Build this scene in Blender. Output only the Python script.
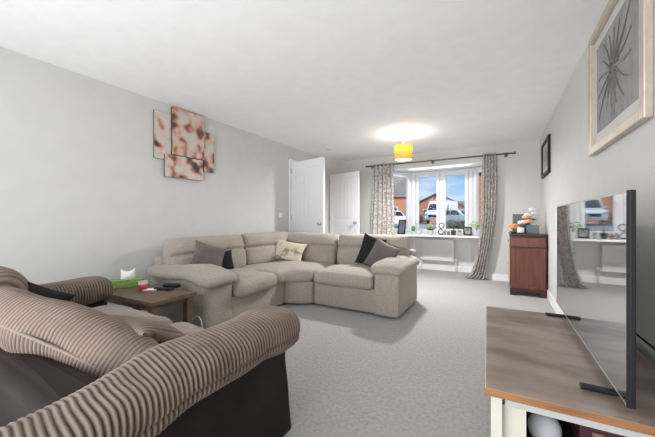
import bpy, bmesh, math, random
import numpy as np
from mathutils import Vector, Matrix, noise
PI = math.pi
R = math.radians
random.seed(7)
S = bpy.context.scene
for o in list(bpy.data.objects): bpy.data.objects.remove(o)
C = S.collection

# ------------------------------------------------------------------ camera
cam = bpy.data.objects.new('camera', bpy.data.cameras.new('camera')); C.objects.link(cam)
cam.data.sensor_width = 36; cam.data.lens = 36*299/655
cam.data.shift_y = 0.5/655
cam.data.clip_start = 0.02; cam.data.clip_end = 500
cam.location = (0, 0, 1.083); cam.rotation_euler = (R(90), 0, R(30))
S.camera = cam

# ------------------------------------------------------------------ world, sun, added fill lamps, exposure
W = bpy.data.worlds.new('world'); S.world = W; W.use_nodes = True
nt = W.node_tree; nt.nodes.clear()
tc = nt.nodes.new('ShaderNodeTexCoord'); mp = nt.nodes.new('ShaderNodeMapping'); mp.inputs['Scale'].default_value = (3, 3, 9)
nz = nt.nodes.new('ShaderNodeTexNoise'); nz.inputs['Scale'].default_value = 1.3; nz.inputs['Detail'].default_value = 6
cr = nt.nodes.new('ShaderNodeValToRGB'); cr.color_ramp.elements[0].position = .55; cr.color_ramp.elements[1].position = .75
sx = nt.nodes.new('ShaderNodeSeparateXYZ')
sk = nt.nodes.new('ShaderNodeValToRGB')
sk.color_ramp.elements[0].position = .02; sk.color_ramp.elements[0].color = (.70, .84, .98, 1)
sk.color_ramp.elements[1].position = .13; sk.color_ramp.elements[1].color = (.26, .52, .90, 1)
mx = nt.nodes.new('ShaderNodeMix'); mx.data_type = 'RGBA'; mx.inputs[7].default_value = (1, 1, 1, 1)
bg = nt.nodes.new('ShaderNodeBackground'); bg.inputs['Strength'].default_value = .60
wo = nt.nodes.new('ShaderNodeOutputWorld')
L = nt.links.new
L(tc.outputs['Generated'], mp.inputs['Vector']); L(mp.outputs[0], nz.inputs['Vector']); L(nz.outputs['Fac'], cr.inputs[0])
L(tc.outputs['Generated'], sx.inputs[0]); L(sx.outputs['Z'], sk.inputs[0])
L(cr.outputs[0], mx.inputs[0]); L(sk.outputs[0], mx.inputs[6]); L(mx.outputs[2], bg.inputs['Color']); L(bg.outputs[0], wo.inputs[0])

sun = bpy.data.objects.new('sun', bpy.data.lights.new('sun', 'SUN')); C.objects.link(sun)
sun.data.energy = 2.7; sun.data.angle = R(1.5); sun.data.color = (1, .95, .88)
sun.rotation_euler = Vector((-.62, .42, -.72)).to_track_quat('-Z', 'Y').to_euler()   # shines away from the bay, onto the houses opposite

def area(name, loc, aim, w, h, e, col=(1, 1, 1)):
    o = bpy.data.objects.new(name, bpy.data.lights.new(name, 'AREA')); C.objects.link(o)
    o.data.shape = 'RECTANGLE'; o.data.size = w; o.data.size_y = h; o.data.energy = e; o.data.color = col
    o.location = loc; o.rotation_euler = Vector(aim).to_track_quat('-Z', 'Z').to_euler()
    return o
rf_ = area('rear_fill', (-1.45, -1.52, 1.15), (.06, 1, 0.16), 2.9, 2.1, 50, (.985, .995, 1)); rf_.data.spread = R(125)  # unseen fill lamp added behind the camera to brighten the room
area('bay_soffit_fill', (-1.083, 6.36, 2.092), (0, -.55, -1), 1.15, .42, 9, (.96, .98, 1))  # added lamp under the bay soffit, lifts the window end

S.view_settings.view_transform = 'Standard'; S.view_settings.look = 'None'
S.view_settings.gamma = 1; S.view_settings.use_curve_mapping = False
S.view_settings.exposure = 0.78

# ------------------------------------------------------------------ materials
def mat(name, col, rough=.6, metal=0, bump=0, bscale=200, var=0, vscale=8, vcol=None, sheen=0, spec=.5, stretch=(1, 1, 1), detail=4, emit=None, es=1, coat=0, ramp=(.35, .65)):
    m = bpy.data.materials.new(name); m.use_nodes = True
    n = m.node_tree; b = n.nodes['Principled BSDF']
    b.inputs['Base Color'].default_value = (*col, 1); b.inputs['Roughness'].default_value = rough
    b.inputs['Metallic'].default_value = metal; b.inputs['Specular IOR Level'].default_value = spec
    b.inputs['Sheen Weight'].default_value = sheen; b.inputs['Coat Weight'].default_value = coat
    t = n.nodes.new('ShaderNodeTexCoord'); mpp = n.nodes.new('ShaderNodeMapping'); mpp.inputs['Scale'].default_value = stretch
    n.links.new(t.outputs['Object'], mpp.inputs['Vector'])
    if vcol is None and var: vcol = tuple(c*(1-var) for c in col)
    nn = n.nodes.new('ShaderNodeTexNoise'); nn.inputs['Scale'].default_value = vscale; nn.inputs['Detail'].default_value = detail
    n.links.new(mpp.outputs[0], nn.inputs['Vector'])
    if vcol is None: vcol = tuple(c*.97 for c in col)
    r = n.nodes.new('ShaderNodeValToRGB'); r.color_ramp.elements[0].position = ramp[0]; r.color_ramp.elements[1].position = ramp[1]
    r.color_ramp.elements[0].color = (*vcol, 1); r.color_ramp.elements[1].color = (*col, 1)
    n.links.new(nn.outputs['Fac'], r.inputs[0]); n.links.new(r.outputs[0], b.inputs['Base Color'])
    if bump:
        bn = n.nodes.new('ShaderNodeTexNoise'); bn.inputs['Scale'].default_value = bscale; bn.inputs['Detail'].default_value = 3
        n.links.new(mpp.outputs[0], bn.inputs['Vector'])
        bb = n.nodes.new('ShaderNodeBump'); bb.inputs['Strength'].default_value = bump; bb.inputs['Distance'].default_value = .004
        n.links.new(bn.outputs['Fac'], bb.inputs['Height']); n.links.new(bb.outputs[0], b.inputs['Normal'])
    if emit: b.inputs['Emission Color'].default_value = (*emit, 1); b.inputs['Emission Strength'].default_value = es
    return m
M = {}
M['wall'] = mat('wall_paint', (.64, .632, .605), .85, bump=.05, bscale=300)
M['ceil'] = mat('ceiling_paint', (.95, .95, .955), .9)
M['white'] = mat('white_gloss', (.90, .90, .91), .35)
M['bluewhite'] = mat('door_white', (.78, .79, .80), .4)
M['upvc'] = mat('window_white', (.74, .74, .75), .3)
M['carpet'] = mat('carpet', (.415, .39, .37), .98, bump=1.0, bscale=200, vcol=(.325, .305, .288), vscale=48, detail=12, sheen=.25, ramp=(.36, .62))
M['beige'] = mat('beige_chenille', (.455, .395, .34), .95, bump=1.0, bscale=170, vcol=(.31, .265, .222), vscale=110, detail=6, sheen=.2, stretch=(1, 1, 1))
M['cord'] = mat('taupe_cord', (.36, .265, .205), .9, bump=.3, bscale=400, vcol=(.26, .185, .14), vscale=14, sheen=.35)
def rib_mat(name, lo, hi):
    m = mat(name, hi, .9, bump=.3, bscale=400, sheen=.08)
    n = m.node_tree; b = n.nodes['Principled BSDF']
    at = n.nodes.new('ShaderNodeAttribute'); at.attribute_name = 'rib'
    t_ = n.nodes.new('ShaderNodeTexCoord'); z_ = n.nodes.new('ShaderNodeTexNoise'); z_.inputs['Scale'].default_value = 9; z_.inputs['Detail'].default_value = 4
    n.links.new(t_.outputs['Object'], z_.inputs['Vector'])
    r1 = n.nodes.new('ShaderNodeValToRGB'); r1.color_ramp.elements[0].position = .35; r1.color_ramp.elements[1].position = .65
    r1.color_ramp.elements[0].color = (*[c*.78 for c in hi], 1); r1.color_ramp.elements[1].color = (*hi, 1)
    n.links.new(z_.outputs['Fac'], r1.inputs[0])
    x = n.nodes.new('ShaderNodeMix'); x.data_type = 'RGBA'; x.inputs[6].default_value = (*lo, 1)
    n.links.new(at.outputs['Fac'], x.inputs[0]); n.links.new(r1.outputs[0], x.inputs[7]); n.links.new(x.outputs[2], b.inputs['Base Color'])
    return m
M['cord'] = rib_mat('taupe_cord_ribs', (.032, .02, .015), (.275, .203, .158))
M['seatcord'] = mat('taupe_velour', (.25, .195, .155), .95, bump=.2, bscale=300, vcol=(.21, .16, .125), vscale=6, sheen=.3)
M['leather'] = mat('dark_leather', (.014, .009, .0075), .65, spec=.22, bump=.2, bscale=90, vcol=(.022, .014, .012), vscale=5)
M['oak'] = mat('brown_oak', (.16, .098, .062), .45, var=.35, vscale=3, stretch=(10, 1.5, 10), bump=.1, bscale=60)
M['greywood'] = mat('grey_oak_top', (.32, .25, .205), .34, vcol=(.155, .11, .085), vscale=2.4, stretch=(1.3, 3, 3), bump=.12, bscale=30, detail=7)
M['oakedge'] = mat('oak_edge', (.36, .17, .07), .5, vcol=(.24, .10, .04), vscale=3, stretch=(2, 20, 20))
M['cream'] = mat('cream_paint', (.66, .62, .53), .5)
M['mahog'] = mat('mahogany', (.17, .052, .030), .32, vcol=(.12, .034, .019), vscale=3, stretch=(8, 8, 1), coat=.3)
M['mahogdark'] = mat('dark_mahogany', (.055, .016, .010), .3, vcol=(.04, .011, .007), vscale=4, coat=.3)
M['black'] = mat('black_plastic', (.010, .010, .011), .5, spec=.3)
M['blackfab'] = mat('black_fabric', (.012, .010, .010), .95, bump=.3, bscale=250)
M['taupefab'] = mat('taupe_fabric', (.15, .12, .105), .9, bump=.3, bscale=250, vcol=(.11, .088, .078), vscale=7, sheen=.3)
M['darkmetal'] = mat('dark_metal', (.05, .045, .042), .35, metal=.8)
M['chrome'] = mat('satin_chrome', (.5, .49, .47), .3, metal=1)
M['rod'] = mat('pewter_rod', (.16, .145, .13), .35, metal=.7)
M['radi'] = mat('radiator_white', (.80, .80, .80), .35)
M['silver'] = mat('silver_trim', (.55, .55, .55), .3, metal=.9)
M['champ'] = mat('champagne_frame', (.58, .50, .42), .38, metal=.35, vcol=(.50, .42, .35), vscale=20)
M['matboard'] = mat('mount_board', (.58, .57, .54), .6)
M['green'] = mat('leaf_green', (.12, .30, .045), .5, var=.4, vscale=30)
M['lime'] = mat('lime_card', (.24, .40, .09), .5, var=.25, vscale=40)
M['tissue'] = mat('tissue_paper', (.85, .85, .85), .9)
M['pot'] = mat('white_ceramic', (.80, .80, .80), .25)
M['darkpot'] = mat('dark_ceramic', (.05, .055, .065), .3)
M['terra'] = mat('terracotta', (.5, .2, .1), .7, var=.2)
M['soil'] = mat('soil', (.03, .02, .014), .95, bump=.5)
M['yellowfl'] = mat('yellow_petals', (.75, .72, .08), .6)
M['orangefl'] = mat('orange_petals', (.78, .32, .12), .6, var=.3, vscale=40)
M['pinkfl'] = mat('peach_petals', (.85, .45, .30), .6, var=.2, vscale=40)
M['whitefl'] = mat('white_petals', (.82, .80, .76), .6)
M['pink'] = mat('pink_wax', (.62, .10, .10), .4, var=.3, vscale=40)
M['greybox'] = mat('slate_grey', (.13, .14, .15), .5, var=.2, vscale=4, stretch=(20, 20, 1))
M['bluegrey'] = mat('blue_grey_glass', (.13, .17, .20), .2)
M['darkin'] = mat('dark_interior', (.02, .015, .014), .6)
M['redbrown'] = mat('dark_red_card', (.07, .018, .018), .5)
M['spk'] = mat('white_fabric', (.66, .67, .69), .9, bump=.2, bscale=500)
M['asphalt'] = mat('asphalt', (.36, .36, .36), .9, var=.2, vscale=.8)
M['vanwhite'] = mat('vehicle_white', (.80, .80, .82), .25, coat=.5)
M['carsilver'] = mat('vehicle_silver', (.55, .60, .66), .25, metal=.1, coat=.5)
M['carglass'] = mat('vehicle_glass', (.03, .035, .045), .1)
M['tyre'] = mat('tyre', (.02, .02, .02), .8)
M['taillight'] = mat('tail_light', (.6, .03, .02), .3)
M['hedge'] = mat('twiggy_hedge', (.07, .085, .04), .9, vcol=(.05, .035, .02), vscale=12)
M['rooft'] = mat('roof_tiles', (.20, .185, .175), .85, var=.3, vscale=5, stretch=(1, 1, 6))
M['roofbrown'] = mat('brown_roof_tiles', (.24, .20, .18), .85, var=.25, vscale=5, stretch=(1, 1, 6))
M['houseglass'] = mat('house_window_glass', (.07, .085, .10), .15)

def node_mat(name, rough=.6):
    m = bpy.data.materials.new(name); m.use_nodes = True
    return m, m.node_tree, m.node_tree.nodes['Principled BSDF']
m, n, b = node_mat('brick'); b.inputs['Roughness'].default_value = .9
t = n.nodes.new('ShaderNodeTexCoord'); sp = n.nodes.new('ShaderNodeSeparateXYZ'); ad = n.nodes.new('ShaderNodeMath'); ad.operation = 'ADD'; cb = n.nodes.new('ShaderNodeCombineXYZ')
br = n.nodes.new('ShaderNodeTexBrick'); br.inputs['Scale'].default_value = 4.4
br.inputs['Color1'].default_value = (.58, .22, .11, 1); br.inputs['Color2'].default_value = (.48, .17, .085, 1); br.inputs['Mortar'].default_value = (.50, .36, .27, 1)
n.links.new(t.outputs['Object'], sp.inputs[0]); n.links.new(sp.outputs[0], ad.inputs[0]); n.links.new(sp.outputs[1], ad.inputs[1])
n.links.new(ad.outputs[0], cb.inputs[0]); n.links.new(sp.outputs[2], cb.inputs[1]); n.links.new(cb.outputs[0], br.inputs['Vector']); n.links.new(br.outputs[0], b.inputs['Base Color'])
M['brick'] = m
# clear pane: mostly lets light through, a little mirror
m, n, b = node_mat('window_glass'); n.nodes.remove(b)
tr = n.nodes.new('ShaderNodeBsdfTransparent'); gl = n.nodes.new('ShaderNodeBsdfGlossy'); gl.inputs['Roughness'].default_value = .02
mm = n.nodes.new('ShaderNodeMixShader'); mm.inputs[0].default_value = .006
tr.inputs[0].default_value = (.97, .98, .98, 1)
n.links.new(tr.outputs[0], mm.inputs[1]); n.links.new(gl.outputs[0], mm.inputs[2]); n.links.new(mm.outputs[0], n.nodes['Material Output'].inputs[0])
M['glass'] = m
# tv screen: dark glossy panel, strongly mirroring at grazing angles
m, n, b = node_mat('tv_screen'); b.inputs['Base Color'].default_value = (.012, .012, .014, 1); b.inputs['Roughness'].default_value = .035
b.inputs['IOR'].default_value = 8
M['screen'] = m
# mustard lampshade, lets the bulb's light through
m, n, b = node_mat('mustard_shade'); b.inputs['Base Color'].default_value = (.78, .54, .14, 1); b.inputs['Roughness'].default_value = .8
tl = n.nodes.new('ShaderNodeBsdfTranslucent'); tl.inputs[0].default_value = (.78, .62, .24, 1)
mm = n.nodes.new('ShaderNodeMixShader'); mm.inputs[0].default_value = .38
n.links.new(b.outputs[0], mm.inputs[1]); n.links.new(tl.outputs[0], mm.inputs[2]); n.links.new(mm.outputs[0], n.nodes['Material Output'].inputs[0])
M['shade'] = m
M['diffuser'] = mat('lit_diffuser', (.9, .9, .9), .5, emit=(1, .93, .80), es=1.6)
M['brass'] = mat('brass_rose', (.60, .40, .16), .4, metal=.3)
# curtain: pale cloth with broken vertical brush marks
m, n, b = node_mat('curtain_print'); b.inputs['Roughness'].default_value = .9
t = n.nodes.new('ShaderNodeUVMap'); mp2 = n.nodes.new('ShaderNodeMapping'); mp2.inputs['Scale'].default_value = (11, 26, 1)
nn = n.nodes.new('ShaderNodeTexNoise'); nn.inputs['Scale'].default_value = 1.0; nn.inputs['Detail'].default_value = 5; nn.inputs['Distortion'].default_value = 1.2
rr = n.nodes.new('ShaderNodeValToRGB'); el = rr.color_ramp.elements
el[0].position = .40; el[0].color = (.40, .34, .30, 1); el[1].position = .60; el[1].color = (.76, .74, .71, 1)
e2 = rr.color_ramp.elements.new(.47); e2.color = (.54, .49, .45, 1); e3 = rr.color_ramp.elements.new(.52); e3.color = (.70, .67, .63, 1)
n.links.new(t.outputs[0], mp2.inputs[0]); n.links.new(mp2.outputs[0], nn.inputs[0]); n.links.new(nn.outputs[0], rr.inputs[0]); n.links.new(rr.outputs[0], b.inputs['Base Color'])
tl = n.nodes.new('ShaderNodeBsdfTranslucent'); n.links.new(rr.outputs[0], tl.inputs[0])
mm = n.nodes.new('ShaderNodeMixShader'); mm.inputs[0].default_value = .18
n.links.new(b.outputs[0], mm.inputs[1]); n.links.new(tl.outputs[0], mm.inputs[2]); n.links.new(mm.outputs[0], n.nodes['Material Output'].inputs[0])
M['curtain'] = m
# cream cushion with faint brown print
m = mat('cream_print', (.66, .58, .46), .9, vcol=(.30, .22, .15), vscale=9, ramp=(.36, .47), detail=6, bump=.2); M['creamprint'] = m
# soft focus family snaps: warm blots
def photo_mat(name, seed, rot=0):
    m, n, b = node_mat(name); b.inputs['Roughness'].default_value = .55
    t = n.nodes.new('ShaderNodeTexCoord'); mp = n.nodes.new('ShaderNodeMapping'); mp.inputs['Location'].default_value = (seed, seed*1.7, seed*.6)
    a = n.nodes.new('ShaderNodeTexNoise'); a.inputs['Scale'].default_value = 8; a.inputs['Detail'].default_value = 1
    r = n.nodes.new('ShaderNodeValToRGB'); e = r.color_ramp.elements
    e[0].position = .27; e[0].color = (.05, .045, .07, 1); e[1].position = .60; e[1].color = (.62, .55, .50, 1)
    for p, c in ((.35, (.16, .08, .06, 1)), (.42, (.42, .21, .14, 1)), (.49, (.60, .42, .33, 1))):
        x = r.color_ramp.elements.new(p); x.color = c
    n.links.new(t.outputs['Object'], mp.inputs[0]); n.links.new(mp.outputs[0], a.inputs[0]); n.links.new(a.outputs[0], r.inputs[0]); n.links.new(r.outputs[0], b.inputs['Base Color'])
    return m
# monochrome print
m, n, b = node_mat('grey_print'); b.inputs['Roughness'].default_value = .22
t = n.nodes.new('ShaderNodeTexCoord'); a = n.nodes.new('ShaderNodeTexNoise'); a.inputs['Scale'].default_value = 4; a.inputs['Detail'].default_value = 5
mp = n.nodes.new('ShaderNodeMapping'); mp.inputs['Scale'].default_value = (1, 4, .7)
r = n.nodes.new('ShaderNodeValToRGB'); r.color_ramp.elements[0].position = .3; r.color_ramp.elements[0].color = (.15, .145, .14, 1); r.color_ramp.elements[1].position = .7; r.color_ramp.elements[1].color = (.26, .255, .245, 1)
n.links.new(t.outputs['Object'], mp.inputs[0]); n.links.new(mp.outputs[0], a.inputs[0]); n.links.new(a.outputs[0], r.inputs[0]); n.links.new(r.outputs[0], b.inputs['Base Color'])
M['print'] = m
M['inkgrey'] = mat('print_ink', (.125, .121, .116), .3)
M['snow'] = mat('picture_print_light', (.45, .43, .40), .4, vcol=(.12, .11, .10), vscale=14)

# ------------------------------------------------------------------ object helpers
def tag(o, label=None, cat=None, group=None, kind=None):
    if label: o['label'] = label
    if cat: o['category'] = cat
    if group: o['group'] = group
    if kind: o['kind'] = kind
    return o
def thing(name, label, cat, loc=(0, 0, 0), rz=0, group=None):
    o = bpy.data.objects.new(name, None); C.objects.link(o); o.empty_display_size = .1
    o.location = loc; o.rotation_euler = (0, 0, rz)
    return tag(o, label, cat, group)
def obj(name, bm, m, parent=None, smooth=False, loc=None, mats=None):
    me = bpy.data.meshes.new(name); bm.to_mesh(me); bm.free()
    for x in (mats or [m]): me.materials.append(x)
    if smooth: me.polygons.foreach_set('use_smooth', [True]*len(me.polygons))
    o = bpy.data.objects.new(name, me); C.objects.link(o)
    if loc is not None: o.location = loc
    if parent is not None:
        o.parent = parent
    return o
def struct(name, bm, m, parent=None, smooth=False):
    o = obj(name, bm, m, parent, smooth)
    if parent is None: o['kind'] = 'structure'
    return o
def box(bm, x0, x1, y0, y1, z0, z1, bev=0, seg=2, M4=None):
    t = bmesh.new()
    r = bmesh.ops.create_cube(t, size=1)
    for v in t.verts: v.co = Vector(((x0+x1)/2+v.co.x*(x1-x0), (y0+y1)/2+v.co.y*(y1-y0), (z0+z1)/2+v.co.z*(z1-z0)))
    if bev: bmesh.ops.bevel(t, geom=t.edges[:], offset=bev, segments=seg, affect='EDGES', profile=.5)
    return merge(bm, t, M4)
def merge(bm, t, M4=None):
    if M4 is not None: t.transform(M4)
    me = bpy.data.meshes.new('t'); t.to_mesh(me); t.free(); bm.from_mesh(me); bpy.data.meshes.remove(me)
    return bm
def B(*a, **k): return box(bmesh.new(), *a, **k)
def prism(bm, pts, z0, z1, bev=0, M4=None, seg=2):
    t = bmesh.new()
    lo = [t.verts.new((x, y, z0)) for x, y in pts]; hi = [t.verts.new((x, y, z1)) for x, y in pts]
    k = len(pts)
    t.faces.new(lo[::-1]); t.faces.new(hi)
    for i in range(k): t.faces.new((lo[i], lo[(i+1) % k], hi[(i+1) % k], hi[i]))
    bmesh.ops.recalc_face_normals(t, faces=t.faces[:])
    if bev: bmesh.ops.bevel(t, geom=t.edges[:], offset=bev, segments=seg, affect='EDGES', profile=.5)
    return merge(bm, t, M4)
def tube(bm, pts, r, seg=8, closed=False, M4=None, cap=True):
    t = bmesh.new(); P = [Vector(p) for p in pts]; n = len(P); rings = []
    up = Vector((0, 0, 1))
    prev = None
    for i, p in enumerate(P):
        if closed: d = P[(i+1) % n]-P[i-1]
        else: d = P[min(i+1, n-1)]-P[max(i-1, 0)]
        d.normalize()
        if prev is None:
            a = d.cross(up) if abs(d.dot(up)) < .95 else d.cross(Vector((1, 0, 0)))
        else: a = prev-d*prev.dot(d)
        a.normalize(); prev = a; b2 = d.cross(a)
        rr = r[i] if isinstance(r, (list, tuple)) else r
        rings.append([t.verts.new(p+(a*math.cos(2*PI*j/seg)+b2*math.sin(2*PI*j/seg))*rr) for j in range(seg)])
    for i in range(n if closed else n-1):
        A, Bq = rings[i], rings[(i+1) % n]
        for j in range(seg): t.faces.new((A[j], A[(j+1) % seg], Bq[(j+1) % seg], Bq[j]))
    if cap and not closed: t.faces.new(rings[0][::-1]); t.faces.new(rings[-1])
    bmesh.ops.recalc_face_normals(t, faces=t.faces[:])
    return merge(bm, t, M4)
def lathe(bm, prof, seg=24, M4=None):
    t = bmesh.new(); rings = []
    for r, z in prof:
        if r < 1e-5: rings.append([t.verts.new((0, 0, z))])
        else: rings.append([t.verts.new((r*math.cos(2*PI*j/seg), r*math.sin(2*PI*j/seg), z)) for j in range(seg)])
    for A, Bq in zip(rings, rings[1:]):
        for j in range(seg):
            k = (j+1) % seg
            if len(A) == 1 and len(Bq) == 1: continue
            if len(A) == 1: t.faces.new((A[0], Bq[j], Bq[k]))
            elif len(Bq) == 1: t.faces.new((A[j], A[k], Bq[0]))
            else: t.faces.new((A[j], A[k], Bq[k], Bq[j]))
    bmesh.ops.recalc_face_normals(t, faces=t.faces[:])
    return merge(bm, t, M4)
def blob(bm, c, r, sub=2, sc=(1, 1, 1), jit=0, M4=None):
    t = bmesh.new(); bmesh.ops.create_icosphere(t, subdivisions=sub, radius=r)
    for v in t.verts:
        if jit: v.co *= 1+jit*noise.noise(v.co*(2.5/r)+Vector(c))
        v.co = Vector((v.co.x*sc[0]+c[0], v.co.y*sc[1]+c[1], v.co.z*sc[2]+c[2]))
    return merge(bm, t, M4)
def T(x, y, z): return Matrix.Translation((x, y, z))
def RZ(a): return Matrix.Rotation(a, 4, 'Z')
def RX(a): return Matrix.Rotation(a, 4, 'X')
def RY(a): return Matrix.Rotation(a, 4, 'Y')

def wob(p, s, a): return a*noise.noise(Vector(p)*s)
def roundpoly(pts, r, seg=6, step=.05):
    out = []; n = len(pts)
    for i in range(n):
        p0 = Vector(pts[i-1]); p = Vector(pts[i]); p1 = Vector(pts[(i+1) % n])
        d0 = (p0-p); d1 = (p1-p); rr = min(r, d0.length*.45, d1.length*.45)
        a = p+d0.normalized()*rr; b2 = p+d1.normalized()*rr
        for k in range(seg+1):
            s = k/seg; out.append((1-s)**2*a+2*s*(1-s)*p+s*s*b2)
    res = []
    for i in range(len(out)):
        a = out[i]; b2 = out[(i+1) % len(out)]; k = max(1, int((b2-a).length/step))
        for j in range(k): res.append(a.lerp(b2, j/k))
    return res
def pad(pts, z0, z1, r=.05, cr=.08, puff=.02, wz=.006, fn=None, rings=14, seed=0):
    """upholstered slab: polygon with rounded corners, rounded top and bottom edges, domed top"""
    P = roundpoly(pts, cr); n = len(P)
    ar = sum(P[i].x*P[(i+1) % n].y-P[(i+1) % n].x*P[i].y for i in range(n))
    if ar < 0: P = P[::-1]
    N = []
    for i in range(n):
        d = (P[(i+1) % n]-P[i-1]).normalized(); N.append(Vector((d.y, -d.x)))
    c = sum(P, Vector((0, 0)))/n
    t = bmesh.new(); R_ = []; rz = min(r, (z1-z0)/2)
    def ring(inset, z, sc=1, pf=0):
        vs = []
        for p, nn_ in zip(P, N):
            q = p-nn_*inset
            q = c+(q-c)*sc
            vs.append(t.verts.new((q.x, q.y, z+pf)))
        R_.append(vs)
    for k in range(5):
        a = k/4*PI/2; ring(r*(1-math.sin(a)), z0+rz*(1-math.cos(a)))
    for k in range(1, 4): ring(0, z0+rz+(z1-z0-2*rz)*k/4)
    for k in range(7):
        a = k/6*PI/2; ring(r*(1-math.cos(a)), z1-rz+rz*math.sin(a))
    for k in range(1, rings):
        s = 1-k/rings; ring(r, z1, s, puff*(1-s*s)**.8)
    top = t.verts.new((c.x, c.y, z1+puff)); bot = t.verts.new((c.x, c.y, z0))
    for A, Bq in zip(R_, R_[1:]):
        for j in range(n): t.faces.new((A[j], A[(j+1) % n], Bq[(j+1) % n], Bq[j]))
    for j in range(n):
        t.faces.new((R_[-1][j], R_[-1][(j+1) % n], top)); t.faces.new((R_[0][(j+1) % n], R_[0][j], bot))
    for v in t.verts:
        co = v.co.copy()
        if fn: v.co = Vector(fn(co))
        v.co.z += wob((co.x+seed, co.y, co.z), 5, wz)
        v.co.x += wob((co.x, co.y+seed, co.z+9), 6, wz); v.co.y += wob((co.x+5, co.y+seed, co.z), 6, wz)
    return t
def pillow(w, h, th, p=4., q=2.2, crease=None, cdepth=.03, nu=30, nv=26, wz=.008, seed=0, rib=None, edge=.25, sag=0, ear=0):
    """stuffed cushion standing on its bottom edge: x width, z height, y thickness"""
    t = bmesh.new(); rows = {1: [], -1: []}; lay = t.verts.layers.float.new('rib') if rib else None; gv = [1.]
    us = [-1+2*i/nu for i in range(nu+1)]; vs = [-1+2*i/nv for i in range(nv+1)]
    us = [math.sin(u*PI/2)*.55+u*.45 for u in us]; vs = [math.sin(v*PI/2)*.55+v*.45 for v in vs]
    def pos(u, v, s):
        d = max(0., (1-abs(u)**p))*max(0., (1-abs(v)**p))
        y = th/2*d**(1/q)
        x = w/2*u*(1-ear*(1-v*v)*u*u-edge*.12*(abs(v)**4)*abs(u)**2)
        z = h/2*v*(1-ear*(1-u*u)*v*v-edge*.12*(abs(u)**4)*abs(v)**2)
        if crease is not None: y -= cdepth*math.exp(-((v-crease)/.07)**2)*min(1, d*3)
        y += wob((x*1.0+seed, z, s*3.1), 4.5, wz)*min(1, d*4)
        if rib:
            k = rib[0]; amp = rib[1]
            ph = x+.010*noise.noise(Vector((x*3, z*4, seed)))
            g = abs(math.sin(PI*ph/k))**.7; gv[0] = g
            y += amp*(g-1)*min(1, d*6)
        z += h/2-sag*abs(u)**2*(v*.5+.5)
        return (x, s*y, z)
    for s in (1, -1):
        for v in vs:
            row = []
            for i, u in enumerate(us): row.append(None)
            rows[s].append(row)
    for jv, v in enumerate(vs):
        for iu, u in enumerate(us):
            edgept = iu in (0, nu) or jv in (0, nv)
            a = t.verts.new(pos(u, v, 1)); rows[1][jv][iu] = a
            if rib: a[lay] = gv[0]
            c_ = a if edgept else t.verts.new(pos(u, v, -1)); rows[-1][jv][iu] = c_
            if rib: c_[lay] = gv[0]
    for s in (1, -1):
        g = rows[s]
        for j in range(nv):
            for i in range(nu):
                f = (g[j][i], g[j][i+1], g[j+1][i+1], g[j+1][i])
                try: t.faces.new(f if s < 0 else f[::-1])
                except ValueError: pass
    bmesh.ops.recalc_face_normals(t, faces=t.faces[:])
    return t
def put(t, M4): t.transform(M4); return t

# ------------------------------------------------------------------ the room shell
XL, XR, YB, YR, H = -3.30, .57, 6.05, -1.60, 2.40
struct('floor', prism(bmesh.new(), [(XL-.9, YR-.15), (XR+.15, YR-.15), (XR+.15, 6.05), (-.05, 6.8), (-2.1, 6.8), (XL-.9, 6.8)], -.12, 0), M['carpet'])
struct('ceiling', B(XL-.9, XR+.15, YR-.15, 6.20, H, H+.12), M['ceil'])
struct('wall_right', B(XR, XR+.15, YR-.15, YB+.12, 0, H), M['wall'])
wl = bmesh.new()
box(wl, XL-.12, XL, YR-.15, 4.40, 0, H); box(wl, XL-.12, XL, 4.40, 5.22, 2.10, H); box(wl, XL-.12, XL, 5.22, 5.60, 0, H)
prism(wl, [(XL, 5.58), (-3.0, YB), (-3.0, YB+.12), (XL-.12, YB+.12), (XL-.12, 5.58)], 0, H)
struct('wall_left', wl, M['wall'])
wh = bmesh.new(); box(wh, XL-.9, XL-.8, 4.1, 5.7, 0, H); box(wh, XL-.8, XL-.12, 4.1, 4.2, 0, H); box(wh, XL-.8, XL-.12, 5.5, 5.6, 0, H)
struct('wall_hall', wh, M['wall'])
wr = bmesh.new(); box(wr, XL-.12, -2.9, YR-.15, YR, 0, H); box(wr, 0, XR, YR-.15, YR, 0, H); box(wr, -2.9, 0, YR-.15, YR, 2.2, H)
struct('wall_rear', wr, M['wall'])
# back wall round the bay, the bay's own dwarf wall, its soffit
BX = [(-2.05, 6.05), (-1.667, 6.65), (-.50, 6.65), (-.12, 6.05)]
BO = [(-2.17, 6.13), (-1.73, 6.80), (-.44, 6.80), (0.0, 6.13)]
wb = bmesh.new()
box(wb, -3.0, -2.05, YB, YB+.12, 0, H); box(wb, -.12, XR, YB, YB+.12, 0, H); box(wb, -2.05, -.12, YB, YB+.12, 2.11, H)
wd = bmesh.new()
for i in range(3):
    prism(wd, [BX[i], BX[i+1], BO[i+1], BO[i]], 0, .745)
struct('wall_back', wb, M['wall'])
struct('wall_bay', wd, mat('bay_wall_brightened', (.80, .80, .79), .8))  # whiter than the other walls: brightness under the sill put into the colour
so = prism(bmesh.new(), [(-2.17, YB+.12), (0, YB+.12), (-.44, 6.84), (-1.73, 6.84)], 2.11, 2.5)
prism(so, [(-2.05, YB-.0), (-.12, YB-.0), (-.12, YB+.12), (-2.05, YB+.12)], 2.095, 2.1101)
struct('trim_1', so, M['white'])
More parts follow.
